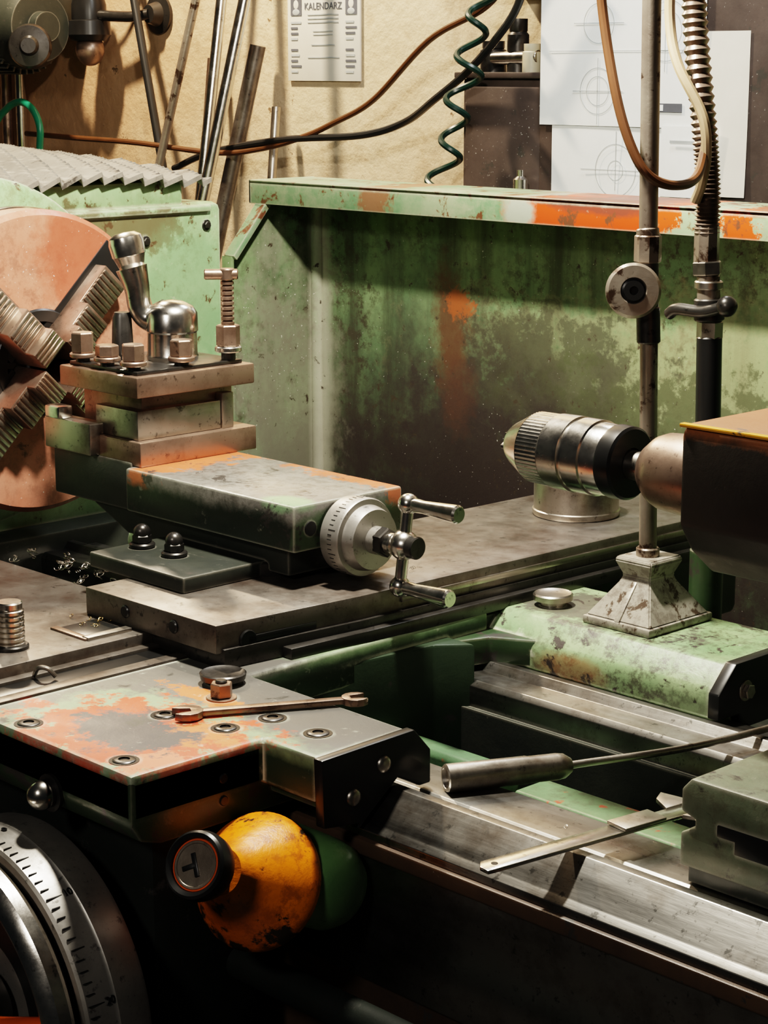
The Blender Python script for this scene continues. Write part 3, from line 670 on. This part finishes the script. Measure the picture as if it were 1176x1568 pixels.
arc(b,-2.03,1.34,.04,2.4465);arc(b,-2.03,1.34,.015,2.4465)
for x0,x1,z0,z1 in ((-2.1,-1.97,1.34,1.341),(-2.03,-2.029,1.31,1.40)): b.box(x0,x1,2.446,2.4465,z0,z1,'inklt',0)
b.done()
b=B('paper_notice','paper','inklt','ink')
sheet(b,-1.905,-1.788,1.309,1.548,2.4520,'paper',.006)
sheet(b,-1.940,-1.835,1.305,1.41,2.4440,'paperw',.003)
b.box(-1.92,-1.87,2.4395,2.44,1.385,1.389,'inklt',0)
b.done()
b=B('tool_cabinet','cab','glass','chrome','dsteel')
b.box(-2.372,-2.18,2.462,2.598,.0,1.478,'cab',.004)
b.box(-2.385,-2.17,2.453,2.598,1.478,1.488,'cab',.002)
b.box(-2.362,-2.19,2.456,2.463,.8,1.465,'cab',.003)
b.box(-2.195,-1.50,2.4535,2.598,0,1.95,'cab',.004)
b.box(-2.372,-2.19,2.52,2.598,1.62,1.64,'cab',.002)
for x,z,r,h,m in ((-2.34,2.50,.022,.05,'dsteel'),(-2.285,2.50,.018,.085,'dsteel'),(-2.245,2.49,.016,.045,'glass'),(-2.212,2.50,.014,.045,'glass')):
    b.lathe((x,z,1.488),(0,0,1),[(0,0),(0,r),(h*.7,r),(h*.75,r*.8),(h*.78,r*.85),(h,r*.85),(h,0)],m,28)
b.cyl((-2.33,2.49,1.51),(-2.23,2.49,1.512),.011,'chrome')
b.lathe((-2.212,2.43,1.25),(0,0,1),[(0,.012),(.07,.012),(.075,.006),(.085,.006),(.085,0)],'chrome',20)
b.done()
b=B('coiled_cable','hosedk')
pts=[];n=7*16
for i in range(n+1):
    t=i/n;a=t*5.2*2*math.pi
    x=-2.270-.105*t+.024*math.cos(a)*(1 if t>.02 else 0);z=1.62-.345*t
    pts.append((x+.006*math.sin(t*20),2.405+.018*math.sin(a),z))
b.tube(pts,.0055,'hosedk',8,sub=1)
b.done()
b=B('hanging_power_cable','cblack')
b.tube([(-2.17,2.40,1.70),(-2.200,2.41,1.60),(-2.25,2.41,1.54),(-2.335,2.43,1.487),(-2.425,2.45,1.444),(-2.55,2.5,1.402),(-2.661,2.5,1.377),(-2.871,2.5,1.364),(-3.08,2.5,1.335),(-3.2,2.5,1.30)],.0066,'cblack',10)
b.done()
b=B('hanging_power_cable','cbrown')
b.tube([(-2.22,2.43,1.66),(-2.29,2.43,1.592),(-2.44,2.45,1.540),(-2.627,2.50,1.440),(-2.73,2.5,1.398),(-2.817,2.5,1.370),(-2.94,2.5,1.345),(-3.06,2.49,1.335),(-3.27,2.46,1.349),(-3.467,2.46,1.353),(-3.65,2.46,1.358)],.0055,'cbrown',10)
b.done()
b=B('steel_bar_stock','rodpale','chrome','brown','table','steel','cblack')
def bar(p0,p1,r,m,ya,yb,ztop=None):
    def w(p,y): s=y/2.6; return Vector((p[0]*s,y,1.5+(p[1]-1.5)*s))
    a=w(p0,ya);c=w(p1,yb);d=(c-a)/(a.z-c.z)
    t=a-d*((1.95 if ztop is None else a.z)-a.z)
    f=a+d*(a.z-.002)
    b.tube([t,f],r,m,20,smooth=False)
bar((-3.245,1.627),(-3.36,1.340),.0085,'rodpale',2.50,2.46)
bar((-3.165,1.624),(-3.235,1.274),.0105,'chrome',2.49,2.44)
bar((-3.095,1.622),(-3.21,1.30),.0115,'chrome',2.46,2.40)
bar((-3.20,1.512),(-3.22,1.375),.0075,'brown',2.56,2.54,1)
bar((-3.057,1.536),(-3.18,1.19),.0155,'table',2.56,2.51,1)
bar((-3.005,1.42),(-3.02,1.29),.0085,'steel',2.56,2.54,1)
bar((-3.432,1.565),(-3.373,1.327),.0085,'cblack',2.53,2.50)
b.done()
b=B('wall_mounted_electric_motor','castiron','dsteel','black','rodpale')
mc=Vector((-3.56,2.42,1.575))
b.lathe(mc+Vector((-.30,0,0)),ex,[(0,0),(0,.07),(.01,.085),(.30,.085),(.335,.070),(.335,.03),(.36,.03),(.36,0)],'castiron',48)
for i in range(36):
    a=2*math.pi*i/36;T=RT('X',a,mc);b.box(mc.x-.28,mc.x-.02,mc.y-.002,mc.y+.002,mc.z+.083,mc.z+.095,'castiron',.0005,T)
b.box(-3.85,-3.60,2.49,2.598,1.56,1.70,'castiron',.005)
b.lathe((-3.47,2.36,1.535),(.7,-.7,.05),[(-.05,.03),(0,.040),(.02,.044),(.03,.040),(.032,.02),(.04,.015),(.04,0)],'dsteel',32)
b.done()
b=B('wall_lamp_socket','dsteel','black','glass','cblack')
b.lathe((-3.36,2.598,1.60),(0,-1,0),[(0,.040),(.006,.040),(.01,.025),(.03,.018),(.03,0)],'dsteel',32)
b.tube([(-3.36,2.57,1.60),(-3.40,2.55,1.595),(-3.50,2.53,1.60)],.011,'dsteel',12)
b.lathe((-3.51,2.53,1.650),(0,0,-1),[(0,0),(0,.028),(.03,.036),(.06,.036),(.062,.043),(.09,.045),(.102,.036),(.102,0)],'black',32)
b.sph((-3.51,2.53,1.530),.030,'brown',(1,1,1.1))
b.tube([(-3.54,2.54,1.70),(-3.49,2.54,1.65),(-3.44,2.55,1.67),(-3.40,2.57,1.72)],.005,'cblack',10)
b.done()
b=B('green_air_hose','hosegreen')
b.tube([(-3.75,2.40,.004),(-3.75,2.40,1.25),(-3.68,2.40,1.37),(-3.63,2.40,1.410),(-3.58,2.40,1.425),(-3.535,2.40,1.410),(-3.512,2.40,1.375),(-3.515,2.40,1.33),(-3.53,2.40,1.2)],.0075,'hosegreen',12)
b.done()
b=B('wall_water_pipe','brown','chrome')
b.cyl((-3.87,2.56,0),(-3.87,2.56,1.49),.012,'brown');b.cyl((-3.83,2.57,0),(-3.83,2.57,1.48),.012,'chrome')
b.done()

# ------------------------------------------------------------------ lights
def area(name,loc,tgt,size,power,col,spread=math.pi):
    l=bpy.data.lights.new(name,'AREA');l.energy=power;l.size=size;l.color=col;l.shape='DISK';l.spread=spread
    o=bpy.data.objects.new(name,l);o.location=loc
    o.rotation_euler=(Vector(tgt)-Vector(loc)).to_track_quat('-Z','Y').to_euler();bpy.context.collection.objects.link(o);return o
area('work_lamp_light',(-1.32,1.21,1.97),(-1.48,1.45,1.0),.08,25,(1,.93,.80))
area('wall_lamp_light',(-3.25,1.98,2.7),(-3.0,2.6,1.3),.10,56,(1,.80,.57))
area('drawing_fill_light',(-1.75,2.15,2.3),(-1.95,2.45,1.5),.25,8,(.92,.97,1))  # unseen cool fill, added to brighten the drawing sheets; no window here
area('front_fill_light',(-.6,-.9,2.3),(-1.2,.9,.9),.30,11,(1,.93,.84))  # out-of-frame fill added to lift lever, handwheel and front faces
w=bpy.data.worlds.new('world');scn.world=w;w.use_nodes=True
w.node_tree.nodes['Background'].inputs[0].default_value=(.75,.85,.9,1);w.node_tree.nodes['Background'].inputs[1].default_value=.012

# ------------------------------------------------------------------ camera
cd=bpy.data.cameras.new('camera');cam=bpy.data.objects.new('camera',cd);bpy.context.collection.objects.link(cam)
cd.sensor_fit='VERTICAL';cd.sensor_height=36;cd.lens=36*3090/1568;cd.clip_start=.02
cam.location=(0,0,1.5)
f=Vector((-.721*.97629,.693*.97629,-.21645));cam.rotation_euler=f.to_track_quat('-Z','Y').to_euler()
scn.camera=cam
